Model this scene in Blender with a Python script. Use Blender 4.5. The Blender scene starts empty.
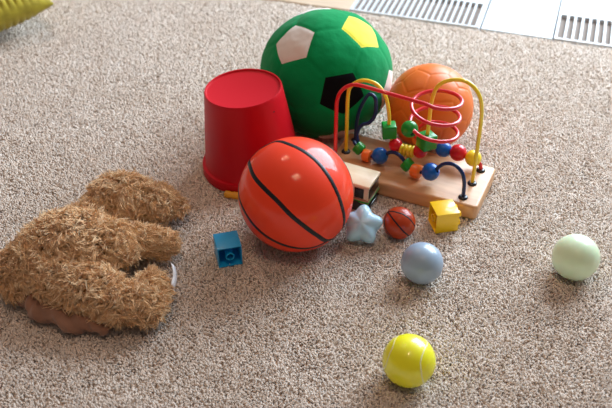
import bpy, bmesh, math, random
import numpy as np
from mathutils import Vector, Matrix, noise

random.seed(4); rng = np.random.default_rng(7)
C = bpy.context.scene.collection
PITCH = math.radians(38)

# ------------------------------------------------------------------ materials
def mat(name, col, rough=.5, coat=0, sheen=0, spec=.5, sub=0, coatr=.05):
    m = bpy.data.materials.new(name); m.use_nodes = True
    b = m.node_tree.nodes['Principled BSDF']
    b.inputs['Base Color'].default_value = (*col, 1); b.inputs['Roughness'].default_value = rough
    b.inputs['Coat Weight'].default_value = coat; b.inputs['Coat Roughness'].default_value = coatr
    b.inputs['Sheen Weight'].default_value = sheen
    b.inputs['Specular IOR Level'].default_value = spec
    if sub:
        b.inputs['Subsurface Weight'].default_value = sub; b.inputs['Subsurface Scale'].default_value = .01
    return m
def nodes(m): return m.node_tree.nodes, m.node_tree.links, m.node_tree.nodes['Principled BSDF']
def add_noise(m, col2, scale=60, detail=4, lo=.35, hi=.65, bump=0, bscale=None, bdist=.001, stretch=None, distort=0):
    n, l, b = nodes(m)
    tc = n.new('ShaderNodeTexCoord'); src = tc.outputs['Object']
    if stretch:
        mp = n.new('ShaderNodeMapping'); mp.inputs['Scale'].default_value = stretch
        l.new(src, mp.inputs[0]); src = mp.outputs[0]
    t = n.new('ShaderNodeTexNoise'); t.inputs['Scale'].default_value = scale; t.inputs['Detail'].default_value = detail
    t.inputs['Distortion'].default_value = distort
    l.new(src, t.inputs['Vector'])
    r = n.new('ShaderNodeValToRGB'); r.color_ramp.elements[0].position = lo; r.color_ramp.elements[1].position = hi
    r.color_ramp.elements[0].color = b.inputs['Base Color'].default_value[:]
    r.color_ramp.elements[1].color = (*col2, 1)
    l.new(t.outputs['Fac'], r.inputs[0]); l.new(r.outputs[0], b.inputs['Base Color'])
    if bump:
        t2 = n.new('ShaderNodeTexNoise'); t2.inputs['Scale'].default_value = bscale or scale; t2.inputs['Detail'].default_value = 5
        l.new(tc.outputs['Object'], t2.inputs['Vector'])
        bp = n.new('ShaderNodeBump'); bp.inputs['Strength'].default_value = bump; bp.inputs['Distance'].default_value = bdist
        l.new(t2.outputs['Fac'], bp.inputs['Height']); l.new(bp.outputs[0], b.inputs['Normal'])
    return m
def tone_mat(name, c1, c2, c3, rough=.9, sheen=0, spec=.2):
    """colour taken from a per-strand tone attribute (yarns of slightly different dye)"""
    m = mat(name, c1, rough, sheen=sheen, spec=spec); n, l, b = nodes(m)
    a = n.new('ShaderNodeAttribute'); a.attribute_name = 'tone'
    r = n.new('ShaderNodeValToRGB'); e = r.color_ramp.elements
    e[0].color = (*c1, 1); e[1].color = (*c3, 1); k = e.new(.5); k.color = (*c2, 1)
    l.new(a.outputs['Fac'], r.inputs[0]); l.new(r.outputs[0], b.inputs['Base Color'])
    return m
def bump_only(m, scale, strength, dist, kind='noise'):
    n, l, b = nodes(m); tc = n.new('ShaderNodeTexCoord')
    t = n.new('ShaderNodeTexNoise' if kind == 'noise' else 'ShaderNodeTexVoronoi'); t.inputs['Scale'].default_value = scale
    l.new(tc.outputs['Object'], t.inputs['Vector'])
    bp = n.new('ShaderNodeBump'); bp.inputs['Strength'].default_value = strength; bp.inputs['Distance'].default_value = dist
    l.new(t.outputs[0], bp.inputs['Height']); l.new(bp.outputs[0], b.inputs['Normal']); return m

def translucent(m, w):
    n, l, b = nodes(m); out = n['Material Output']; t = n.new('ShaderNodeBsdfTranslucent'); mx = n.new('ShaderNodeMixShader')
    src = b.inputs['Base Color'].links[0].from_socket; l.new(src, t.inputs['Color'])
    mx.inputs[0].default_value = w; l.new(b.outputs[0], mx.inputs[1]); l.new(t.outputs[0], mx.inputs[2]); l.new(mx.outputs[0], out.inputs[0]); return m
M = {}
M['carpet_base'] = mat('carpet_backing', (.68, .54, .44), .95, spec=.1)
M['pile'] = tone_mat('carpet_yarn', (.72, .585, .475), (.80, .675, .575), (.87, .765, .68), .9, sheen=.5)
translucent(M['pile'], .08)
M['ball_orange'] = bump_only(mat('glossy_orange_vinyl', (.90, .050, .010), .5, coat=.42, spec=.2, coatr=.04), 14, .15, .002)
M['ball_black'] = mat('black_seam_paint', (.004, .004, .006), .5, coat=.15, spec=.3)
M['mini_orange'] = mat('glossy_dark_orange_vinyl', (.42, .038, .004), .4, coat=.5, spec=.2)
M['plush_green'] = bump_only(mat('green_plush', (.001, .26, .075), .9, sheen=.08, spec=.1), 90, .35, .002)
M['plush_white'] = bump_only(mat('white_plush', (.80, .70, .63), .8, sheen=.3), 25, .5, .004)
M['plush_yellow'] = bump_only(mat('yellow_plush', (.88, .78, .03), .85, sheen=.3), 60, .3, .002)
M['plush_black'] = bump_only(mat('black_plush', (.004, .005, .007), .9, spec=.1), 60, .3, .002)
M['leather'] = bump_only(mat('orange_leather', (.80, .17, .018), .42, spec=.35), 180, .12, .001)
M['red_plastic'] = bump_only(mat('red_plastic', (.56, .003, .012), .45, spec=.22), 300, .08, .0005)
M['wood'] = add_noise(mat('beech_wood', (.55, .27, .12), .42, coat=.15, coatr=.3), (.70, .40, .20), 9, 6, .35, .7, stretch=(1, 7, 7), distort=.4)
M['cream_wood'] = add_noise(mat('pale_painted_wood', (.86, .70, .45), .4, coat=.2, coatr=.25), (.91, .77, .53), 20, 4, stretch=(1, 6, 6))
M['brown_wood'] = add_noise(mat('stained_wood', (.30, .15, .07), .45), (.42, .24, .13), 30, 4, stretch=(1, 6, 6))
M['window_black'] = mat('black_window_paint', (.008, .009, .010), .25, coat=.3)
M['tyre'] = mat('dark_wheel_paint', (.015, .014, .014), .5)
M['w_red'] = mat('red_wire_coating', (.72, .006, .015), .3, coat=.5)
M['w_yellow'] = mat('yellow_wire_coating', (.95, .68, .02), .3, coat=.4)
M['w_blue'] = mat('navy_wire_coating', (.001, .022, .11), .35, coat=.25, spec=.3)
M['grommet'] = mat('black_plastic_plug', (.008, .010, .012), .3, coat=.3)
M['b_green'] = mat('green_lacquered_wood', (.003, .28, .022), .35, coat=.4, spec=.3)
M['b_red'] = mat('red_lacquered_wood', (.66, .006, .016), .35, coat=.4, spec=.3)
M['b_blue'] = mat('blue_lacquered_wood', (.002, .11, .48), .35, coat=.4, spec=.3)
M['b_yellow'] = mat('yellow_lacquered_wood', (.95, .68, .015), .3, coat=.6)
M['b_orange'] = mat('orange_lacquered_wood', (.85, .16, .01), .3, coat=.6)
M['bl_blue'] = mat('blue_brick_plastic', (.001, .36, .74), .45, coat=.3)
M['bl_yellow'] = mat('yellow_brick_plastic', (.98, .62, .006), .32, coat=.3)
M['star'] = mat('pale_blue_vinyl', (.42, .65, .78), .35, coat=.3, sub=.2)
M['g_ball'] = mat('blue_grey_vinyl', (.30, .39, .50), .38, coat=.45, coatr=.04)
M['p_ball'] = mat('pale_green_vinyl', (.70, .84, .56), .38, coat=.45, sub=.15, coatr=.04)
M['y_ball'] = mat('yellow_vinyl', (.86, .80, .006), .36, coat=.45, sub=.05, coatr=.04)
M['line'] = mat('pale_line_paint', (.85, .84, .50), .45)
M['peg'] = mat('amber_plastic', (.80, .36, .01), .35, coat=.3)
M['bear_skin'] = mat('plush_backing_cloth', (.30, .155, .06), .95, spec=.1)
M['fur'] = tone_mat('tan_plush_fur', (.66, .34, .14), (.90, .57, .29), (.98, .78, .50), .62, sheen=.3, spec=.3)
translucent(M['fur'], .06)
M['lining'] = add_noise(mat('brown_lining_cloth', (.25, .115, .065), .75, sheen=.3), (.30, .14, .08), 40, 3)
M['label'] = mat('white_satin_label', (.82, .82, .84), .5)
M['cushion'] = add_noise(mat('mustard_knit', (.30, .23, .006), .9, sheen=.3), (.44, .35, .015), 40, 4)
M['white_floor'] = add_noise(mat('white_tile', (.60, .61, .62), .4), (.64, .65, .66), 3, 3)
M['tan_floor'] = add_noise(mat('tan_floor_board', (.55, .40, .28), .45), (.66, .50, .36), 12, 4, stretch=(1, 8, 1))
M['vent_white'] = mat('white_enamel', (.66, .67, .68), .45)
M['vent_dark'] = mat('duct_brown', (.20, .15, .12), .8)

# ------------------------------------------------------------------ mesh helpers
def link(name, me, parent=None, smooth=True):
    o = bpy.data.objects.new(name, me); C.objects.link(o)
    if parent: o.parent = parent
    if smooth and len(me.polygons): me.polygons.foreach_set('use_smooth', np.ones(len(me.polygons), bool))
    return o
def tag(o, label=None, cat=None, group=None, kind=None):
    if label: o['label'] = label
    if cat: o['category'] = cat
    if group: o['group'] = group
    if kind: o['kind'] = kind
    return o
def thing(name, label, cat, loc=(0, 0, 0), rot=(0, 0, 0)):
    o = bpy.data.objects.new(name, None); C.objects.link(o); o.location = loc; o.rotation_euler = rot
    o.empty_display_size = .02
    return tag(o, label, cat)
def np_mesh(name, V, F, mats, midx=None):
    me = bpy.data.meshes.new(name); V = np.asarray(V, np.float32); F = np.asarray(F, np.int32)
    k = F.shape[1]
    me.vertices.add(len(V)); me.vertices.foreach_set('co', V.ravel())
    me.loops.add(F.size); me.loops.foreach_set('vertex_index', F.ravel())
    me.polygons.add(len(F)); me.polygons.foreach_set('loop_start', np.arange(0, F.size, k, dtype=np.int32))
    if midx is not None: me.polygons.foreach_set('material_index', np.asarray(midx, np.int32))
    for m in mats: me.materials.append(m)
    me.update(calc_edges=True)
    return me
def bm_obj(name, bm, m, parent=None, smooth=True, bev=0, seg=3):
    if bev:
        bmesh.ops.bevel(bm, geom=list(bm.edges), offset=bev, segments=seg, profile=.5, affect='EDGES')
    me = bpy.data.meshes.new(name); bm.normal_update(); bm.to_mesh(me); bm.free()
    for q in (m if isinstance(m, (list, tuple)) else [m]): me.materials.append(q)
    return link(name, me, parent, smooth)
def box(bm, x0, x1, y0, y1, z0, z1, mi=0):
    vs = [bm.verts.new(c) for c in [(x0,y0,z0),(x1,y0,z0),(x1,y1,z0),(x0,y1,z0),(x0,y0,z1),(x1,y0,z1),(x1,y1,z1),(x0,y1,z1)]]
    for f in [(3,2,1,0),(4,5,6,7),(0,1,5,4),(1,2,6,5),(2,3,7,6),(3,0,4,7)]:
        bm.faces.new([vs[i] for i in f]).material_index = mi
def auto_sharp(o, a=35):
    o.data.set_sharp_from_angle(angle=math.radians(a)); return o
def lathe(prof, n=64):
    """prof: list of (r, z), closed surfaces by starting or ending on r = 0"""
    bm = bmesh.new(); rings = []
    for r, z in prof:
        if r < 1e-6: rings.append([bm.verts.new((0, 0, z))])
        else: rings.append([bm.verts.new((r*math.cos(2*math.pi*i/n), r*math.sin(2*math.pi*i/n), z)) for i in range(n)])
    for a, b in zip(rings, rings[1:]):
        for i in range(n):
            j = (i+1) % n
            if len(a) == 1: bm.faces.new([a[0], b[j], b[i]][::-1])
            elif len(b) == 1: bm.faces.new([a[i], a[j], b[0]])
            else: bm.faces.new([a[i], a[j], b[j], b[i]])
    bmesh.ops.recalc_face_normals(bm, faces=bm.faces)
    return bm
def catmull(P, n=12, closed=False):
    P = [np.array(p, float) for p in P]; out = []; N = len(P)
    rngs = range(N if closed else N-1)
    for i in rngs:
        g = (lambda k: P[k % N]) if closed else (lambda k: P[min(max(k, 0), N-1)])
        p0, p1, p2, p3 = g(i-1), g(i), g(i+1), g(i+2)
        for t in np.linspace(0, 1, n, endpoint=False):
            out.append(.5*((2*p1)+(p2-p0)*t+(2*p0-5*p1+4*p2-p3)*t*t+(3*p1-p0-3*p2+p3)*t**3))
    if not closed: out.append(P[-1])
    return out
def tube(pts, r, sides=14):
    P = np.array(pts); T = np.gradient(P, axis=0); T /= np.linalg.norm(T, axis=1)[:, None]
    nrm = np.cross(T[0], (0.3, .5, .8)); nrm /= np.linalg.norm(nrm); V = []
    for p, t in zip(P, T):
        nrm = nrm - t*np.dot(nrm, t); nrm /= np.linalg.norm(nrm); b = np.cross(t, nrm)
        for k in range(sides):
            a = 2*math.pi*k/sides; V.append(p+r*(math.cos(a)*nrm+math.sin(a)*b))
    F = []
    for i in range(len(P)-1):
        for k in range(sides):
            k2 = (k+1) % sides; F.append((i*sides+k, i*sides+k2, (i+1)*sides+k2, (i+1)*sides+k))
    return V, F
def strands(P, R, sides=3):
    """P (N,K,3) centre lines, R (K,) or (N,K) radii -> verts, quads"""
    N, K, _ = P.shape; T = np.gradient(P, axis=1); T /= np.linalg.norm(T, axis=2, keepdims=True)+1e-12
    ref = rng.normal(size=(N, 1, 3)); A = np.cross(T, ref); A /= np.linalg.norm(A, axis=2, keepdims=True)+1e-12
    B = np.cross(T, A); R = np.broadcast_to(R, (N, K))
    ang = 2*np.pi*np.arange(sides)/sides
    V = P[:, :, None, :] + R[:, :, None, None]*(np.cos(ang)[None, None, :, None]*A[:, :, None, :]+np.sin(ang)[None, None, :, None]*B[:, :, None, :])
    idx = np.arange(N*K*sides).reshape(N, K, sides); nx = np.roll(idx, -1, axis=2)
    F = np.stack([idx[:, :-1], nx[:, :-1], nx[:, 1:], idx[:, 1:]], axis=-1).reshape(-1, 4)
    return V.reshape(-1, 3), F
def smooth_noise(X, Y, scale, seed):
    """cheap value noise on a lattice, bilinear"""
    g = np.random.default_rng(seed).normal(size=(160, 160)); x = X/scale+40; y = Y/scale+40
    i = np.floor(x).astype(int); j = np.floor(y).astype(int); fx = x-i; fy = y-j
    fx = fx*fx*(3-2*fx); fy = fy*fy*(3-2*fy); i %= 159; j %= 159
    return (g[i, j]*(1-fx)+g[i+1, j]*fx)*(1-fy)+(g[i, j+1]*(1-fx)+g[i+1, j+1]*fx)*fy

# ------------------------------------------------------------------ setting
E1 = np.array((.950, -.312)); E2 = np.array((.312, .950)); K0 = np.array((.078, 1.814))   # edge of the carpet
def kerb(a, b): return tuple(K0+E1*a+E2*b)
bm = bmesh.new()
cs = [(-2.2, -.9), (2.4, -.9), (*kerb(2.2, 0),), (*kerb(-2.4, 0),)]
for z in (-.006, -.03): [bm.verts.new((x, y, z)) for x, y in cs]
bm.verts.ensure_lookup_table(); v = bm.verts
bm.faces.new(v[0:4]); bm.faces.new(v[4:8][::-1])
for i in range(4): bm.faces.new([v[i], v[i+4], v[(i+1) % 4+4], v[(i+1) % 4]])
bmesh.ops.recalc_face_normals(bm, faces=bm.faces)
tag(bm_obj('floor', bm, M['carpet_base'], smooth=False), kind='structure')

def pile():
    pts = []
    for y0, y1, s in ((.46, 1.10, .0025), (1.10, 1.45, .0027), (1.45, 2.25, .0031)):
        xs = np.arange(-1.0, 1.0, s); ys = np.arange(y0, y1, s)
        X, Y = np.meshgrid(xs, ys); X = X.ravel()+rng.normal(0, s*.35, X.size); Y = Y.ravel()+rng.normal(0, s*.35, Y.size)
        k = np.abs(X) < .235+.31*Y
        k &= ((X-K0[0])*E2[0]+(Y-K0[1])*E2[1]) < -.004
        pts.append(np.stack([X[k], Y[k], np.full(k.sum(), s)], 1))
    xs = np.arange(-1.3, 1.3, .0048); ys = np.arange(.15, 2.3, .0048); X, Y = np.meshgrid(xs, ys)
    X = X.ravel()+rng.normal(0, .0017, X.size); Y = Y.ravel()+rng.normal(0, .0017, Y.size)
    k = ((np.abs(X) >= .235+.31*Y) | (Y < .46)) & (((X-K0[0])*E2[0]+(Y-K0[1])*E2[1]) < -.004)
    pts.append(np.stack([X[k], Y[k], np.full(k.sum(), .0048)], 1))
    A = np.concatenate(pts); X, Y, S = A.T; N = len(X)
    th = smooth_noise(X, Y, .012, 1)*2.2+smooth_noise(X, Y, .05, 2)*1.2+rng.normal(0, .7, N)
    lean = np.clip(.42+.22*smooth_noise(X, Y, .02, 3)+rng.normal(0, .22, N), .0, 1.3)
    L = .0068*(1+rng.normal(0, .07, N))
    hgt = smooth_noise(X, Y, .018, 5)*.0005+smooth_noise(X, Y, .008, 6)*.0004
    D = np.stack([np.cos(th)*np.sin(lean), np.sin(th)*np.sin(lean), np.cos(lean)], 1)
    curl = np.stack([-np.sin(th), np.cos(th), np.zeros(N)], 1)*rng.normal(0, .0016, (N, 1))
    base = np.stack([X, Y, np.full(N, -.0062)], 1)
    P = np.stack([base, base+D*L[:, None]*.5+curl+np.array((0, 0, .0010)), base+D*L[:, None]*.88+curl*.8+np.array((0, 0, .0008)), base+D*L[:, None]+curl*.8+np.array((0, 0, .0008))], 1)
    P[:, :, 2] = np.minimum(P[:, :, 2], (.0012+hgt+rng.normal(0, .0002, N))[:, None]-np.array((0, 0, .0006, 0))[None])
    r = (S*.50)[:, None]*np.array((1.0, 1.3, 1.15, .12))[None]
    V, F = strands(P, r)
    me = np_mesh('carpet_pile', V, F, [M['pile']])
    tone = np.clip(.5+rng.normal(0, .09, N)+.13*smooth_noise(X, Y, .006, 9)+.06*smooth_noise(X, Y, .06, 10), 0, 1)
    at = me.attributes.new('tone', 'FLOAT', 'POINT'); at.data.foreach_set('value', np.repeat(tone, 12).astype(np.float32))
    o = link('carpet_pile', me)
    tag(o, 'beige cut pile of the carpet under all the toys', 'carpet', kind='stuff')
pile()

def slab(name, a0, a1, b0, b1, z0, z1, m, kind='structure', parent=None, bev=.0015):
    bm = bmesh.new(); box(bm, a0, a1, b0, b1, z0, z1)
    o = bm_obj(name, bm, m, parent, smooth=False, bev=bev, seg=2)
    if parent is None:
        o.location = (K0[0], K0[1], 0); o.rotation_euler = (0, 0, math.atan2(E1[1], E1[0]))
    if kind: o['kind'] = kind
    return o
TOP = .002
V1 = (.022, .315); V2 = (.480, .80); DP = .131
slab('trim_1', -2.4, V1[0]-.001, .0, 1.2, -.03, TOP, M['tan_floor'])
slab('trim_2', V1[0], V2[0]-.16, DP, 1.2, -.03, TOP, M['white_floor'])
slab('trim_3', V1[1]+.0, V2[0]-.16, 0, DP, -.03, TOP, M['white_floor'])
slab('trim_4', V2[0]-.157, V2[0]-.003+.0, 0, 1.2, -.03, TOP, M['white_floor'])
slab('trim_5', V2[0], 2.2, DP, 1.2, -.03, TOP, M['white_floor'])
slab('trim_6', V2[1], 2.2, 0, DP, -.03, TOP, M['white_floor'])
def vent(label, a0, a1, pitch):
    t = thing('floor_vent', label, 'vent', (K0[0], K0[1], 0), (0, 0, math.atan2(E1[1], E1[0])))
    slab('backing', a0+.002, a1-.002, .002, DP-.002, -.028, -.0055, M['vent_dark'], None, t, 0)
    bm = bmesh.new(); w = .006
    box(bm, a0+.001, a1-.001, .001, w, -.008, .0035); box(bm, a0+.001, a1-.001, DP-w, DP-.001, -.008, .0035)
    box(bm, a0+.001, a0+w, w, DP-w, -.008, .0035); box(bm, a1-w, a1-.001, w, DP-w, -.008, .0035)
    bm_obj('frame', bm, M['vent_white'], t, smooth=False)
    bm = bmesh.new(); n = int((a1-a0-2*w)/pitch); step = (a1-a0-2*w)/n
    for i in range(1, n):
        c = a0+w+i*step; box(bm, c-step*.15, c+step*.15, w+.0002, DP-w-.0002, -.004, .003)
    bm_obj('grille', bm, M['vent_white'], t, smooth=False)
vent('white slotted floor vent behind the green ball, left one', V1[0], V1[1], .0139)
vent('white slotted floor vent in the far right corner of the floor', V2[0], V2[1], .0162)

# ------------------------------------------------------------------ patch balls (twelve pentagons, twenty hexagons)
def ico_dirs():
    p = (1+5**.5)/2; v = []
    for a in (-1, 1):
        for b in (-p, p): v += [(0, a, b), (a, b, 0), (b, 0, a)]
    v = np.array(v, float); return v/np.linalg.norm(v, axis=1)[:, None]
def fit_rotation(targets):
    V = ico_dirs(); best = None; c63 = .447
    T = np.array(targets, float); T /= np.linalg.norm(T, axis=1)[:, None]
    for a in range(12):
        for b in range(12):
            for c in range(12):
                if abs(V[a]@V[b]-c63) < .01 and abs(V[b]@V[c]-c63) < .01 and abs(V[a]@V[c]-c63) < .01:
                    S = V[[a, b, c]]; U, _, Wt = np.linalg.svd(T.T@S); R = U@Wt
                    if np.linalg.det(R) < 0: continue
                    e = np.sum((T-(R@S.T).T)**2)
                    if best is None or e < best[0]-1e-9: best = (e, R, (a, b, c))
    return best[1], best[2]
def patch_ball(name, r, targets, pent_mats, hexm, seam, seamw, n=11, bulge=0., parent=None):
    R, abc = fit_rotation(targets); V = ico_dirs(); D = (R@V.T).T
    bm = bmesh.new()
    mats = [hexm]; 
    for m in pent_mats:
        if m not in mats: mats.append(m)
    def patch(corners, mi):
        c = sum(corners)/len(corners)
        for i in range(len(corners)):
            a, b = corners[i], corners[(i+1) % len(corners)]; grid = {}
            for p in range(n+1):
                for q in range(n+1-p):
                    t = 1-(p+q)/n; d = c*t+a*(p/n)+b*(q/n); d = d/np.linalg.norm(d)
                    rr = r*(1-seam*math.exp(-(t/seamw)**1.3)+bulge*math.sin(t*1.57))
                    grid[p, q] = bm.verts.new(d*rr)
            for p in range(n):
                for q in range(n-p):
                    bm.faces.new([grid[p, q], grid[p+1, q], grid[p, q+1]]).material_index = mi
                    if p+q < n-1: bm.faces.new([grid[p+1, q], grid[p+1, q+1], grid[p, q+1]]).material_index = mi
    order = list(abc)+[i for i in range(12) if i not in abc]
    col = {v: pent_mats[min(k, len(pent_mats)-1)] for k, v in enumerate(order)}
    if len(pent_mats) > 3:
        for k, v in enumerate(order[3:]):
            col[v] = hexm if (D[v][0] < -.2 and D[v][2] < .3) else pent_mats[3 if D[v][1] < .3 else 3+k % (len(pent_mats)-3)]
    for i in range(12):
        nb = [j for j in range(12) if j != i and D[i]@D[j] > .3]
        x = np.cross(D[i], (.12, .34, .56)); x /= np.linalg.norm(x); y = np.cross(D[i], x)
        nb.sort(key=lambda j: math.atan2(D[j]@y, D[j]@x))
        patch([(2*D[i]+D[j])/3 for j in nb], mats.index(col[i]))
    for a in range(12):
        for b in range(a+1, 12):
            for c in range(b+1, 12):
                if min(D[a]@D[b], D[b]@D[c], D[a]@D[c]) > .3:
                    A, B, Q = D[a], D[b], D[c]
                    cs = [(2*A+B)/3, (A+2*B)/3, (2*B+Q)/3, (B+2*Q)/3, (2*Q+A)/3, (Q+2*A)/3]
                    if np.dot(np.cross(B-A, Q-A), A) < 0: cs = cs[::-1]
                    patch(cs, 0)
    bmesh.ops.remove_doubles(bm, verts=bm.verts, dist=r*.002)
    bmesh.ops.recalc_face_normals(bm, faces=bm.faces)
    return bm, mats
def cam2world(v):
    """a direction read off as right / up / toward the viewer, in world axes"""
    s, c = math.sin(PITCH), math.cos(PITCH); x, y, z = v
    return (x, y*s-z*c, y*c+z*s)
gt = [cam2world(t) for t in ((-.49, .37, .79), (.50, .55, .67), (.22, -.42, .88))]
bm, ms = patch_ball('plush_ball', .1175, gt, [M['plush_white'], M['plush_yellow'], M['plush_black'], M['plush_white'], M['plush_yellow'], M['plush_black'], M['plush_white']], M['plush_green'], .010, .08, 12, .003)
for v in bm.verts:
    d = v.co.normalized(); k = noise.noise(d*2.2)*.022+noise.noise(d*6+Vector((3, 1, 2)))*.007+abs(noise.noise(d*9))*.004
    v.co *= 1+k
    v.co.z *= .965
    if v.co.z < -.099: v.co.z = -.099+(v.co.z+.099)*.08
o = bm_obj('plush_ball', bm, ms); o.location = (.036, 1.337, .100)
tag(o, 'large green plush soccer ball with white, yellow and black patches, behind the red bucket', 'ball')
ot = [cam2world(t) for t in ((-.30, .52, .80), (.52, .62, .58), (.15, -.25, .95))]
bm, ms = patch_ball('soccer_ball', .0745, ot, [M['leather']]*4, M['leather'], .013, .05, 12, .004)
for v in bm.verts:
    d = v.co.normalized(); v.co *= 1+noise.noise(d*3)*.006
o = bm_obj('soccer_ball', bm, ms); o.location = (.215, 1.268, .0735)
tag(o, 'worn plain orange soccer ball standing behind the wooden bead maze', 'ball')

# ------------------------------------------------------------------ smooth balls with lines
def smooth_ball(name, r, m, lines, lm, width, loc, label, z_off=-.001, dent=None):
    bm = bmesh.new(); bmesh.ops.create_icosphere(bm, subdivisions=5, radius=r)
    for pts, closed in lines:
        P = [np.array(p, float) for p in pts]; P = [p/np.linalg.norm(p) for p in P]
        S = catmull(P, 14, closed); S = [s/np.linalg.norm(s) for s in S]; n = len(S); rows = []
        for i, s in enumerate(S):
            a = S[i-1] if (i or closed) else S[i]; b = S[(i+1) % n] if (i < n-1 or closed) else S[i]
            side = np.cross(s, b-a); side /= np.linalg.norm(side)+1e-9; row = []
            for k, h in ((-1, -.002), (-.8, .0035), (0, .004), (.8, .0035), (1, -.002)):
                d = s+side*k*width/2; d /= np.linalg.norm(d); row.append(bm.verts.new(cam2world(d*r*(1+h))))
            rows.append(row)
        for i in range(n if closed else n-1):
            A, B = rows[i], rows[(i+1) % n]
            for k in range(4): bm.faces.new([A[k], A[k+1], B[k+1], B[k]]).material_index = 1
    bmesh.ops.recalc_face_normals(bm, faces=bm.faces)
    o = bm_obj(name, bm, [m, lm]); o.location = (*loc, r+z_off); return tag(o, label, 'ball')
def zz(x, y): return (x, y, math.sqrt(max(0, 1-x*x-y*y)))
big = [
  ([zz(-.60, .79), (-.348, .90, .27), zz(-.1, .83), zz(.124, .716), zz(.36, .53), zz(.541, .299), zz(.70, .0), zz(.791, -.257), (.82, -.52, .22), (.74, -.65, -.15), (.3, -.5, -.8), (-.3, .0, -.95), (-.6, .55, -.55)], True),
  ([(-.65, .75, .1), (-.79, .60, .12), zz(-.77, .47), zz(-.68, .28), zz(-.49, .07), zz(-.292, -.118), zz(-.08, -.34), zz(.152, -.535), zz(.36, -.69), (.53, -.785, .30), (.74, -.66, -.12)], False),
  ([(.53, -.80, .27), zz(.38, -.88), zz(.21, -.92), zz(-.05, -.90), zz(-.292, -.82), zz(-.53, -.68), zz(-.737, -.479), zz(-.89, -.24), (-.985, .03, .17), (-.93, .33, -.15), (-.7, .65, -.4)], False),
  ([(.15, .9, -.4), (.55, .83, .0), zz(.79, .61), (.93, .36, .05), (.985, .16, .03), (.93, -.1, -.35), (.7, -.4, -.6)], False)]
big = [([tuple(p) for p in pts], c) for pts, c in big]
big[3] = ([(.15, .9, -.4), (.55, .83, .05), (.79, .60, .11), (.93, .36, .10), (.983, .14, .08), (.95, -.1, -.3), (.7, -.4, -.6)], False)
smooth_ball('vinyl_basketball', .0855, M['ball_orange'], big, M['ball_black'], .082, (-.015, 1.003),
            'big glossy red-orange vinyl basketball with black seams, in front of the red bucket')
mini = [
  ([(-.75, .64, .1), zz(-.62, .70), zz(-.45, .70), zz(-.17, .63), zz(.08, .56), zz(.30, .43), zz(.52, .27), zz(.7, .08), zz(.87, -.15), (.93, -.3, -.2)], False),
  ([(-.72, .68, .1), zz(-.66, .56), zz(-.50, .30), zz(-.17, -.13), zz(.17, -.50), zz(.42, -.70), (.57, -.80, .1), (.5, -.7, -.5)], False),
  ([(-.72, .68, .1), zz(-.85, .42), zz(-.93, .1), zz(-.88, -.3), zz(-.66, -.66), (-.3, -.92, .2), (.2, -.97, -.1)], False),
  ([(-.5, .8, -.33), (0, .98, .1), (.5, .84, .1), (.84, .5, .1), (.98, .05, .0)], False)]
smooth_ball('small_basketball', .0252, M['mini_orange'], mini, M['ball_black'], .10, (.143, 1.010),
            'small dark orange toy basketball with black seams beside the pale blue star')
ten = [
  ([zz(.64, .68), zz(.50, .55), zz(.38, .34), zz(.31, .12), zz(.32, -.1), zz(.38, -.45), zz(.50, -.76), (.62, -.78, -.1), (.5, -.5, -.7), (.3, .2, -.93), (.6, .72, -.3)], True),
  ([zz(-.50, .86), zz(-.64, .62), zz(-.76, .38), zz(-.85, .12), zz(-.91, -.14), (-.93, -.35, 0), (-.75, -.45, -.5), (-.6, .3, -.75), (-.45, .88, -.1)], True)]
o = smooth_ball('toy_tennis_ball', .0338, M['y_ball'], ten, M['line'], .045, (.130, .7245),
            'yellow plastic tennis-style ball with pale curved lines, nearest the camera')
def plain_ball(name, r, m, loc, label):
    bm = bmesh.new(); bmesh.ops.create_icosphere(bm, subdivisions=5, radius=r)
    for v in bm.verts:      # faint mould line round the middle
        a = abs(v.co.z)/r; v.co *= 1+.0025*math.exp(-(a/.02)**2)
    o = bm_obj(name, bm, m); o.location = (*loc, r-.001); o.rotation_euler = (.6, 1.1, .3); return tag(o, label, 'ball')
plain_ball('plastic_ball', .0305, M['g_ball'], (.167, .912), 'blue-grey plastic ball in front of the small basketball')
plain_ball('plastic_ball', .0338, M['p_ball'], (.390, .921), 'pale green plastic ball alone on the right side of the carpet')

# ------------------------------------------------------------------ bucket
t = thing('bucket', 'red plastic toy bucket standing upside down, left of the green ball', 'bucket', (-.090, 1.192, .0))
prof = [(0, .1475), (.057, .1475), (.0590, .1482), (.0602, .1508), (.0622, .1512), (.0632, .1490), (.0642, .142), (.0712, .09), (.0775, .040), (.0800, .018),
        (.0805, .0165), (.0850, .0160), (.0858, .0145), (.0868, .002), (.0860, .0), (.0842, .0), (.0832, .012), (.0785, .016), (.0757, .040), (.0694, .09), (.0622, .140), (.059, .1450), (0, .1452)]
o = bm_obj('bucket_body', lathe(prof, 96), M['red_plastic'], t); auto_sharp(o, 40)
bm = bmesh.new(); bmesh.ops.create_cone(bm, cap_ends=True, segments=20, radius1=.0022, radius2=.0022, depth=.0015, matrix=Matrix.Translation((.0487, -.0435, .128)) @ Matrix.Rotation(-.73, 4, 'Z') @ Matrix.Rotation(math.pi/2, 4, 'Y'))
bm_obj('handle_hole', bm, M['tyre'], t, smooth=False)
t.rotation_euler = (0, math.radians(-4.3), 0); t.location.z = .0055
bm = lathe([(0, 0), (.0035, 0), (.0052, .0008), (.006, .003), (.0062, .008), (.0054, .011), (.0054, .013), (.0062, .016), (.0062, .05), (.005, .054), (0, .055)], 28)
o = bm_obj('toy_peg', bm, M['peg']); o.location = (-.1335, 1.108, .0055); o.rotation_euler = (0, math.radians(90), math.radians(-14))
tag(o, 'short amber-yellow plastic peg poking out between red bucket and basketball', 'toy')

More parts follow.
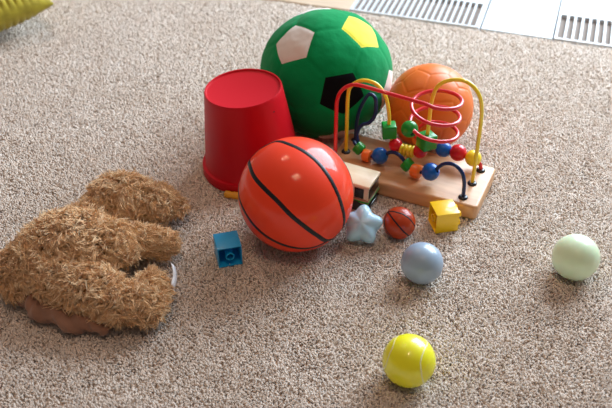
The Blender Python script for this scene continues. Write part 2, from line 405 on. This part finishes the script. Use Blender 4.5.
# ------------------------------------------------------------------ bead maze
OX, OY = .264, 1.053
maze = thing('bead_maze', 'wooden bead maze with red, yellow and blue wires in front of the orange soccer ball', 'toy',
             (OX+.002, OY-.004, 0), (0, 0, math.atan2(.41, -.912)))
# local x runs along the base, local -y is across it
def L(u, w, z): return (u, -w, z)
bm = bmesh.new(); rc = .007; pts = []
Lb, Wb, H0 = .260, .1165, .0262
for cx, cy, a0 in ((Lb-rc, Wb-rc, 0), (rc-.004, Wb-rc, 90), (rc-.004, rc-.004, 180), (Lb-rc, rc-.004, 270)):
    for k in range(7):
        a = math.radians(a0+k*15); pts.append((cx+rc*math.cos(a), -(cy+rc*math.sin(a))))
f = bm.faces.new([bm.verts.new((x, y, 0)) for x, y in pts])
ex = bmesh.ops.extrude_face_region(bm, geom=[f]); up = [e for e in ex['geom'] if isinstance(e, bmesh.types.BMVert)]
for v_ in up: v_.co.z = H0
bmesh.ops.recalc_face_normals(bm, faces=bm.faces)
ed = [e for e in bm.edges if abs(e.verts[0].co.z-e.verts[1].co.z) < 1e-5]
bmesh.ops.bevel(bm, geom=ed, offset=.0042, segments=4, profile=.5, affect='EDGES')
auto_sharp(bm_obj('base', bm, M['wood'], maze), 30)
def wire(pts, m, lab):
    V, F = tube(catmull([L(*p) for p in pts], 10), .0031); me = np_mesh('wire', V, F, [m]); o = link('wire', me, maze); o['label'] = lab
helix = []
SC, SR = .094, .0385
for i in range(0, 43):
    a = math.radians(200)+i/14*2*math.pi      # local: front of spiral is small w
    helix.append((SC-SR*math.cos(a-math.pi)*-1*-1, .056+SR*.98*math.sin(a), .172-.0285*i/14))
red = [(.245, .0145, .020), (.245, .0145, .07), (.245, .0145, .125), (.244, .0145, .150), (.238, .015, .168), (.226, .016, .180), (.212, .018, .184), (.182, .020, .1815), (.152, .022, .178)]
helix = []
for i in range(0, 38):
    a = math.radians(-105)+i/14*2*math.pi     # angle seen from above: 0 = right, -90 = front
    helix.append((SC-SR*math.cos(a), .056+SR*math.sin(a), .1765-.0295*i/14-.0012*math.cos(a)))
red += helix
red += [(.132, .080, .078), (.126, .096, .060), (.110, .099, .052), (.084, .097, .050), (.057, .097, .050), (.038, .097, .048), (.024, .097, .042), (.0185, .097, .033), (.018, .097, .020)]
wire(red, M['w_red'], 'red wire that coils into a spiral')
yel = [(.242, .056, .020), (.242, .056, .07), (.242, .056, .135), (.236, .056, .157), (.217, .056, .171), (.194, .056, .169), (.178, .056, .151), (.170, .056, .120), (.167, .056, .086), (.157, .056, .066), (.138, .056, .058), (.116, .056, .062), (.105, .056, .080),
       (.103, .056, .114), (.102, .056, .161), (.094, .056, .191), (.072, .056, .206), (.048, .056, .206), (.029, .056, .187), (.022, .056, .154), (.021, .056, .089), (.021, .056, .020)]
wire(yel, M['w_yellow'], 'yellow wire with two tall arches')
blu = [(.240, .095, .020), (0.237, 0.088, 0.06), (0.231, 0.082, 0.095), (0.22, 0.08, 0.124), (0.212, 0.08, 0.134), (0.202, 0.078, 0.128), (0.2, 0.075, 0.101), (0.208, 0.072, 0.085), (0.221, 0.07, 0.077), (0.227, 0.066, 0.062), (0.224, 0.06, 0.05), (.228, .056, .050), (.210, .047, .042), (.199, .045, .037), (.175, .045, .044), (.158, .045, .056), (.143, .042, .056), (.125, .038, .043), (.109, .032, .040), (.082, .025, .052), (.064, .022, .074), (.047, .019, .080), (.033, .016, .073), (.0255, .0135, .056), (.024, .0135, .020)]
wire(blu, M['w_blue'], 'navy blue wire running low along the front')
for u, w in ((.245, .0145), (.242, .056), (.240, .095), (.024, .0135), (.021, .056), (.018, .097)):
    bm = lathe([(.0030, .0), (.0030, .0030), (.0042, .0034), (.0072, .0018), (.0078, .0002), (.0078, -.0004)], 24)
    o = bm_obj('wire_plug', bm, M['grommet'], maze); o.location = L(u, w, H0+.0004)
def axis_rot(d):
    return Vector(d).normalized().to_track_quat('Z', 'Y').to_euler()
def bead(kind, p, d, m, lab, s=1.0, spin=0):
    if kind == 'sphere':
        r = .0129*s; prof = [(.003, -r*.97)]+[(r*math.cos(a), r*math.sin(a)) for a in np.linspace(-1.31, 1.31, 19)]+[(.003, r*.97)]; bm = lathe(prof, 32)
    elif kind == 'drum':
        r, h = .0106*s, .0074*s; prof = [(.003, -h), (r*.8, -h), (r*.95, -h*.85), (r, -h*.5), (r, h*.5), (r*.95, h*.85), (r*.8, h), (.003, h)]; bm = lathe(prof, 32)
    elif kind == 'ridged':
        prof = [(.003, -.013)]
        for k in range(4):
            c = -.0096+k*.0064
            for a in np.linspace(-1.35, 1.35, 7): prof.append((.0068+.0042*math.cos(a), c+.0032*math.sin(a)))
        prof.append((.003, .013)); bm = lathe(prof, 32)
    else:
        bm = bmesh.new(); h = .0113*s; box(bm, -h, h, -h, h, -h, h); bmesh.ops.bevel(bm, geom=list(bm.edges), offset=.0022, segments=3, profile=.5, affect='EDGES')
    o = bm_obj('bead', bm, m, maze); o['label'] = lab
    if kind in ('drum', 'cube', 'ridged'): auto_sharp(o, 40)
    q = Vector(L(*d)).normalized().to_track_quat('Z', 'Y').to_matrix().to_4x4() @ Matrix.Rotation(spin, 4, 'Z')
    o.rotation_euler = q.to_euler(); o.location = L(*p); return o
bead('drum', (.216, .049, .045), (-1, -.15, -.55), M['b_green'], 'green drum bead at left end of blue wire')
bead('drum', (.200, .045, .0375), (-1, -.05, .05), M['b_orange'], 'orange drum bead beside the first green drum', 1.0)
bead('sphere', (.177, .045, .0435), (-1, 0, .45), M['b_blue'], 'blue round bead left of the blue wire wave', 1.08)
bead('drum', (.127, .038, .044), (-1, -.2, -.6), M['b_green'], 'green drum bead in middle of blue wire', 1.05)
bead('drum', (.109, .032, .0405), (-1, -.25, .1), M['b_orange'], 'orange drum bead in middle of blue wire', 1.1)
bead('sphere', (.084, .026, .0505), (-1, -.25, .6), M['b_blue'], 'blue round bead right of the front orange bead', 1.12)
bead('cube', (.168, .056, .090), (.05, 0, 1), M['b_green'], 'green cube bead hanging from the left yellow arch', 1.02, .45)
bead('sphere', (.155, .056, .0645), (-1, 0, -.5), M['b_red'], 'red round bead left of the ridged yellow bead', .9)
bead('ridged', (.134, .056, .0585), (-1, 0, .05), M['b_yellow'], 'yellow ridged barrel bead')
bead('sphere', (.113, .056, .0635), (-1, 0, .7), M['b_red'], 'red round bead right of the ridged yellow bead', .9)
bead('cube', (.1035, .056, .087), (0, 0, 1), M['b_green'], 'green cube bead under the spiral', 1.12, .9)
bead('sphere', (.127, .033, .1165), (-.6, -.8, -.1), M['b_green'], 'green round bead on the end of the spiral', 1.06)
bead('drum', (.127, .088, .062), (0, 1, -.9), M['b_orange'], 'orange drum bead behind the yellow bead', .9)
bead('sphere', (.084, .097, .050), (-1, 0, 0), M['b_blue'], 'blue round bead at the back', 1.04)
bead('sphere', (.059, .097, .050), (-1, 0, 0), M['b_red'], 'red round bead at the back right', 1.1)
bead('sphere', (.033, .097, .0465), (-1, 0, -.3), M['b_yellow'], 'yellow round bead at the back right end', 1.06)

# ------------------------------------------------------------------ wooden bus
bus = thing('wooden_bus', 'wooden toy bus with cream roof and black windows, between basketball and bead maze', 'toy vehicle',
            (.0985, 1.0655, 0), (0, 0, math.atan2(.44, -.90)))
# local x runs to the rear (left), local -y is across (away from the viewer)
bus.scale = (1.04, 1.0, 1.06); LB, WB = .098, .0465
def bxo(name, x0, x1, y0, y1, z0, z1, m, bev=.0012, lab=None):
    bm = bmesh.new(); box(bm, x0, x1, -y1, -y0, z0, z1); o = bm_obj(name, bm, m, bus, bev=bev, seg=2); auto_sharp(o, 30)
    if lab: o['label'] = lab
    return o
bxo('chassis', .003, LB-.003, .003, WB-.003, .005, .013, M['tyre'], lab='dark lower chassis')
bxo('lower_body', 0, LB, 0, WB, .0125, .0215, M['brown_wood'], lab='brown lower body band')
bxo('cabin', .0012, LB-.0012, .0012, WB-.0012, .0210, .0425, M['cream_wood'])
bxo('roof', -.0012, LB+.001, -.0012, WB+.001, .0420, .0480, M['cream_wood'], .002)
bxo('window', -.0004, .0015, .0045, WB-.0045, .0230, .0402, M['window_black'], .0006, 'black end window')
for i in range(4): bxo('window', .008+i*.0225, .008+i*.0225+.0155, -.0004, .0015, .0230, .0404, M['window_black'], .0006)
for i in range(4): bxo('window', .008+i*.0225, .008+i*.0225+.0155, WB-.0015, WB+.0002, .0235, .0400, M['window_black'], .0006)
bxo('stripe', -.0007, LB+.0007, -.0007, WB+.0007, .0155, .0180, M['b_green'], .0004, 'thin green stripe')
bxo('bumper', -.0022, .002, .004, WB-.004, .0065, .0105, M['window_black'], .0008)
for x in (.020, .076):
    for y in (-.0005, WB+.0005):
        bm = lathe([(0, -.003), (.0075, -.003), (.0088, -.002), (.0088, .002), (.0075, .003), (.003, .003), (.0025, .0038), (0, .0038)], 28)
        o = bm_obj('wheel', bm, M['tyre'], bus); auto_sharp(o, 35)
        o.rotation_euler = (math.pi/2, 0, 0); o.location = (x, -y, .0085)

# ------------------------------------------------------------------ building bricks lying on their sides
def brick(label, m, loc, rot, dark=None):
    """opening faces local -Y, studs point to local +Y, footprint .0318 square"""
    t = thing('building_brick', label, 'toy brick', loc, rot)
    a, d, w = .0180, .0370, .0017
    bm = bmesh.new()
    def ring(s, y): return [bm.verts.new((x*s, y, z*s+a)) for x, z in ((-1, -1), (1, -1), (1, 1), (-1, 1))]
    o0 = ring(a, 0); o1 = ring(a, d); i0 = ring(a-w, 0); i1 = ring(a-w, d-w)
    for k in range(4):
        j = (k+1) % 4
        bm.faces.new([o0[k], o0[j], o1[j], o1[k]]); bm.faces.new([i0[k], i1[k], i1[j], i0[j]]); bm.faces.new([o0[k], i0[k], i0[j], o0[j]])
    bm.faces.new(o1); bm.faces.new(i1[::-1])
    bmesh.ops.recalc_face_normals(bm, faces=bm.faces)
    ed = [e for e in bm.edges if e.calc_face_angle(0) > .5]
    bmesh.ops.bevel(bm, geom=ed, offset=.0005, segments=2, profile=.5, affect='EDGES')
    auto_sharp(bm_obj('shell', bm, m, t), 30)
    bm = lathe([(.0050, .0005), (.0066, .0005), (.0066, d-w), (.0050, d-w), (.0050, .0005)], 28)
    o = bm_obj('inner_tube', bm, m, t); auto_sharp(o, 35); o.rotation_euler = (-math.pi/2, 0, 0); o.location = (0, 0, a)
    for sx in (-.0080, .0080):
        for sz in (-.0080, .0080):
            bm = lathe([(.0036, .0), (.0036, .0044), (.0040, .0048), (.0044, .0048), (.0048, .0043), (.0048, -.0002), (.0036, -.0002)], 24)
            o = bm_obj('stud', bm, m, t); auto_sharp(o, 35); o.rotation_euler = (-math.pi/2, 0, 0); o.location = (sx, d, a+sz)
    return t
brick('blue plastic building brick lying open end forward, left of the basketball', M['bl_blue'], (-.1115, .938, .0), (0, 0, math.radians(15)))
brick('yellow plastic building brick lying by the front edge of the wooden base', M['bl_yellow'], (.1970, 1.030, .0), (0, 0, math.radians(-78)))

# ------------------------------------------------------------------ star
def star():
    n, m_ = 90, 26; V = []
    for i in range(m_+1):
        ph = math.pi*i/m_
        for k in range(n):
            a = 2*math.pi*k/n; c = math.cos(5*a)
            R = .0280+.0038*c
            s = math.sin(ph); s = abs(s)**.72; z = math.cos(ph)
            ridge = .0014*(.5+.5*c)*(abs(math.sin(ph)))
            V.append((R*s*math.cos(a), R*s*math.sin(a), z*(.0180+ridge)*(1-.10*s)))
    F = []
    for i in range(m_):
        for k in range(n): F.append((i*n+k, (i+1)*n+k, (i+1)*n+(k+1) % n, i*n+(k+1) % n))
    me = np_mesh('toy_star', V, F, [M['star']]); o = link('toy_star', me)
    bm = bmesh.new(); bm.from_mesh(me); bmesh.ops.remove_doubles(bm, verts=bm.verts, dist=1e-5); bmesh.ops.recalc_face_normals(bm, faces=bm.faces); bm.to_mesh(me); bm.free()
    me.polygons.foreach_set('use_smooth', np.ones(len(me.polygons), bool))
    return o
o = star()
zax = Vector((-.14, -.62, .77)).normalized(); xax = Vector((1, 0, 0)); yax = zax.cross(xax).normalized(); xax = yax.cross(zax)
R_ = Matrix((xax, yax, zax)).transposed() @ Matrix.Rotation(math.radians(82), 3, 'Z')
o.rotation_euler = R_.to_euler(); o.location = (.0858, 1.002, .0268)
tag(o, 'pale blue soft plastic star leaning against the basketball', 'toy')

# ------------------------------------------------------------------ teddy bear puppet
def bear():
    bl = [((-.287, 1.042, .040), (.050, .044, .036), 0), ((-.242, 1.040, .035), (.038, .030, .029), 0), ((-.212, 1.044, .026), (.020, .019, .019), 0),
          ((-.318, 1.005, .034), (.032, .036, .028), 0), ((-.345, .975, .032), (.032, .042, .027), .3),
          ((-.335, .930, .046), (.072, .056, .040), 0), ((-.298, .930, .042), (.052, .042, .036), 0), ((-.378, .902, .036), (.054, .048, .032), .2),
          ((-.255, .950, .032), (.042, .022, .025), .12), ((-.218, .955, .026), (.024, .019, .021), .12),
          ((-.335, .872, .034), (.066, .042, .030), -.35), ((-.295, .850, .031), (.044, .034, .027), 0), ((-.398, .885, .024), (.028, .036, .022), 0),
          ((-.250, .828, .028), (.044, .026, .024), 0), ((-.220, .828, .026), (.025, .027, .022), 0), ((-.216, .856, .024), (.020, .028, .021), .15), ((-.217, .878, .020), (.012, .015, .016), 0)]
    bm = bmesh.new()
    for c, s, rz in bl:
        bmesh.ops.create_icosphere(bm, subdivisions=3, radius=1, matrix=Matrix.Translation(c) @ Matrix.Rotation(rz, 4, 'Z') @ Matrix.Diagonal((*s, 1)))
    for v_ in bm.verts: v_.co.z = max(v_.co.z, .004)
    o = bm_obj('body', bm, M['bear_skin'])
    r = o.modifiers.new('r', 'REMESH'); r.mode = 'VOXEL'; r.voxel_size = .0045
    s = o.modifiers.new('s', 'SMOOTH'); s.iterations = 8; s.factor = .5
    dg = bpy.context.evaluated_depsgraph_get(); me = bpy.data.meshes.new_from_object(o.evaluated_get(dg))
    o.modifiers.clear(); o.data = me; me.materials.clear(); me.materials.append(M['bear_skin'])
    root = o; root.name = 'teddy_bear'
    me.polygons.foreach_set('use_smooth', np.ones(len(me.polygons), bool))
    # fur: clumps of curved strands rooted on the body
    nv = len(me.vertices); co = np.empty(nv*3); me.vertices.foreach_get('co', co); co = co.reshape(-1, 3)
    me.calc_loop_triangles(); nt = len(me.loop_triangles); ti = np.empty(nt*3, np.int32); me.loop_triangles.foreach_get('vertices', ti); ti = ti.reshape(-1, 3)
    A, B, Cc = co[ti[:, 0]], co[ti[:, 1]], co[ti[:, 2]]; nr = np.cross(B-A, Cc-A); ar = np.linalg.norm(nr, axis=1); nr /= ar[:, None]+1e-12
    def sample(n):
        k = rng.choice(nt, n, p=ar/ar.sum()); a, b = rng.random(n), rng.random(n); f = a+b > 1; a[f] = 1-a[f]; b[f] = 1-b[f]
        return A[k]+(B[k]-A[k])*a[:, None]+(Cc[k]-A[k])*b[:, None], nr[k]
    NC = 9500; P0, N0 = sample(NC); k = N0[:, 2] > -.35; P0, N0 = P0[k], N0[k]; NC = len(P0)
    fl = np.stack([.55+.7*smooth_noise(P0[:, 0], P0[:, 1], .03, 21), -.75+.7*smooth_noise(P0[:, 0], P0[:, 1], .03, 22), np.zeros(NC)], 1)+rng.normal(0, .38, (NC, 3))
    fl -= N0*np.sum(fl*N0, axis=1, keepdims=True)
    dirc = N0*.75+fl*.62; dirc /= np.linalg.norm(dirc, axis=1)[:, None]
    sd = np.cross(dirc, N0+rng.normal(0, .3, (NC, 3))); sd /= np.linalg.norm(sd, axis=1)[:, None]+1e-9
    Lc = .0118*(1+rng.normal(0, .16, NC)); bend = rng.normal(0, .0038, NC)
    NS = 8; K = 5; tt = np.linspace(0, 1, K)
    rootp = P0[:, None, :]+rng.normal(0, .0014, (NC, NS, 3))*1.0
    spread = rng.normal(0, .0011, (NC, NS, 3))
    Ls = Lc[:, None]*(1+rng.normal(0, .14, (NC, NS)))
    P = rootp[:, :, None, :]*1.0
    P = P + dirc[:, None, None, :]*(Ls[:, :, None, None]*tt[None, None, :, None]) \
          + fl[:, None, None, :]*.0034*(tt**2)[None, None, :, None] \
          + sd[:, None, None, :]*(bend[:, None]*np.sin(tt*4.2)[None])[:, None, :, None] \
          + spread[:, :, None, :]*(np.sin(tt*2.95))[None, None, :, None]
    P = P - N0[:, None, None, :]*.0015
    P = P.reshape(NC*NS, K, 3); P[:, :, 2] = np.maximum(P[:, :, 2], .0015)
    V, F = strands(P, np.array((.00055, .00065, .00065, .00055, .00014)))
    fm = np_mesh('fur', V, F, [M['fur']])
    tone = np.clip(.5+rng.normal(0, .15, (NC, 1))+rng.normal(0, .12, (NC, NS)), 0, 1).reshape(-1)
    at = fm.attributes.new('tone', 'FLOAT', 'POINT'); at.data.foreach_set('value', np.repeat(tone, K*3).astype(np.float32))
    fo = link('fur', fm, root); fo['kind'] = 'stuff'
    # folded brown lining showing along the open lower hem
    path = catmull([(-.424, .900, .016), (-.413, .876, .017), (-.395, .853, .018), (-.375, .832, .018), (-.345, .815, .017), (-.312, .802, .015), (-.280, .797, .013), (-.262, .799, .012)], 14)
    V = []; K2 = 18; n = len(path)
    for i, p in enumerate(path):
        q = path[min(i+1, n-1)]-path[max(i-1, 0)]; q /= np.linalg.norm(q); outw = np.array((q[1], -q[0], 0)); outw = outw if outw[1] < 0 else -outw
        e = math.sin(math.pi*min(1, max(0, i/(n-1))))**.4
        for k in range(K2):
            a = 2*math.pi*k/K2; wob = 1+.14*math.sin(i*.31+k*.7)+.22*noise.noise(Vector((i*.22, k*.35, 1)))+.10*math.sin(i*.93+k)
            V.append(tuple(p+outw*(-.006+math.cos(a)*.0150*e*wob+.003*math.sin(i*.3))+np.array((0, 0, max(math.sin(a)*.0135*e*wob, -p[2]+.003)))))
    F = [(i*K2+k, i*K2+(k+1) % K2, (i+1)*K2+(k+1) % K2, (i+1)*K2+k) for i in range(n-1) for k in range(K2)]
    lo = link('lining', np_mesh('lining', V, F, [M['lining']]), root); lo['label'] = 'smooth brown cloth lining at the open hem'
    # white care label on the lower right limb
    V = []; nn = 10
    for i in range(nn+1):
        t_ = i/nn
        for k, off in enumerate((0, .013)):
            V.append((-.1915+.004*math.sin(t_*3)+off*.35, .898-.036*t_, .042-.016*t_**1.5-off*.6+.0015*math.sin(t_*9)))
    F = [(2*i, 2*i+1, 2*i+3, 2*i+2) for i in range(nn)]
    la = link('care_label', np_mesh('care_label', V, F, [M['label']]), root); sm = la.modifiers.new('t', 'SOLIDIFY'); sm.thickness = .0008; la['label'] = 'white cloth label on the lower limb'
    tag(root, 'tan curly plush teddy bear lying face down at the left of the toys', 'teddy bear')
bear()

# ------------------------------------------------------------------ cushion
def cushion():
    n = 150; V = []; S = .19
    for side in (1, -1):
        for i in range(n+1):
            for j in range(n+1):
                x, y = 2*i/n-1, 2*j/n-1
                ed = (1-x*x)*(1-y*y); h = .062*max(ed, 0)**.42
                pin = 1-.10*(1-abs(x*y))*(abs(x)**4+abs(y)**4)*.5
                k = .006*abs(math.sin(i*math.pi/10))**.7*abs(math.sin(j*math.pi/6))**.7*min(1, ed*12)
                V.append((x*S*pin, y*S*pin, side*(h+k)))
    N = (n+1)**2; F = []
    for s in (0, 1):
        for i in range(n):
            for j in range(n):
                a = s*N+i*(n+1)+j; q = (a, a+n+1, a+n+2, a+1); F.append(q if s == 0 else q[::-1])
    me = np_mesh('cushion', V, F, [M['cushion']])
    bm = bmesh.new(); bm.from_mesh(me); bmesh.ops.remove_doubles(bm, verts=bm.verts, dist=1e-5); bmesh.ops.recalc_face_normals(bm, faces=bm.faces); bm.to_mesh(me); bm.free()
    o = link('cushion', me); a = math.radians(-8); z = .066
    o.rotation_euler = (math.radians(2), math.radians(0), a-math.pi/4+math.pi/2-math.pi/2)
    o.location = (-.545-.19*1.414*math.cos(a)*.96, 1.688-.19*1.414*math.sin(a)*.96, z)
    tag(o, 'mustard yellow knitted cushion whose corner shows at the far left', 'cushion')
cushion()

# ------------------------------------------------------------------ camera, light
cam = bpy.data.cameras.new('camera'); co_ = bpy.data.objects.new('camera', cam); C.objects.link(co_)
cam.sensor_width = 36; cam.lens = 50; co_.location = (0, 0, .85); co_.rotation_euler = (math.radians(52), 0, 0)
cam.dof.use_dof = True; cam.dof.focus_distance = 1.27; cam.dof.aperture_fstop = 5.0; cam.clip_start = .05
bpy.context.scene.camera = co_

def area(name, loc, target, sx, sy, power, col):
    l = bpy.data.lights.new(name, 'AREA'); l.shape = 'RECTANGLE'; l.size = sx; l.size_y = sy; l.energy = power; l.color = col
    o = bpy.data.objects.new(name, l); C.objects.link(o); o.location = loc
    o.rotation_euler = (Vector(target)-Vector(loc)).to_track_quat('-Z', 'Y').to_euler(); return o
area('window_light', (1.45, 2.6, 1.25), (.3, 1.2, 0), 1.7, 1.5, 132, (.72, .87, 1.0))
def bulb(loc, e, r=.03, col=(1, .68, .46)):
    l = bpy.data.lights.new('ceiling_bulb', 'POINT'); l.energy = e; l.shadow_soft_size = r; l.color = col
    o = bpy.data.objects.new('ceiling_bulb', l); C.objects.link(o); o.location = loc
for dx, dy in ((-.22, .05), (.22, 0), (.04, .22), (-.05, -.20)): bulb((-.75+dx, 2.1+dy, 2.45), 9)
for dx, dy in ((-.22, .05), (.22, 0), (.04, .22), (-.05, -.20)): bulb((.05+dx, .15+dy, 2.45), 9)
w = bpy.data.worlds.new('room_ambient'); bpy.context.scene.world = w; w.use_nodes = True
n, l = w.node_tree.nodes, w.node_tree.links; bg = n['Background']
tc = n.new('ShaderNodeTexCoord'); sp = n.new('ShaderNodeVectorMath'); sp.operation = 'DOT_PRODUCT'; sp.inputs[1].default_value = (.35, .75, .55)
l.new(tc.outputs['Generated'], sp.inputs[0]); r = n.new('ShaderNodeValToRGB')
r.color_ramp.elements[0].position = 0; r.color_ramp.elements[0].color = (.30, .25, .22, 1); r.color_ramp.elements[1].position = .95; r.color_ramp.elements[1].color = (.62, .70, .80, 1)
l.new(sp.outputs['Value'], r.inputs[0]); l.new(r.outputs[0], bg.inputs[0]); bg.inputs[1].default_value = .42

s = bpy.context.scene
s.view_settings.view_transform = 'Standard'; s.view_settings.look = 'None'; s.view_settings.gamma = 1; s.view_settings.exposure = .12
s.cycles.use_denoising = True
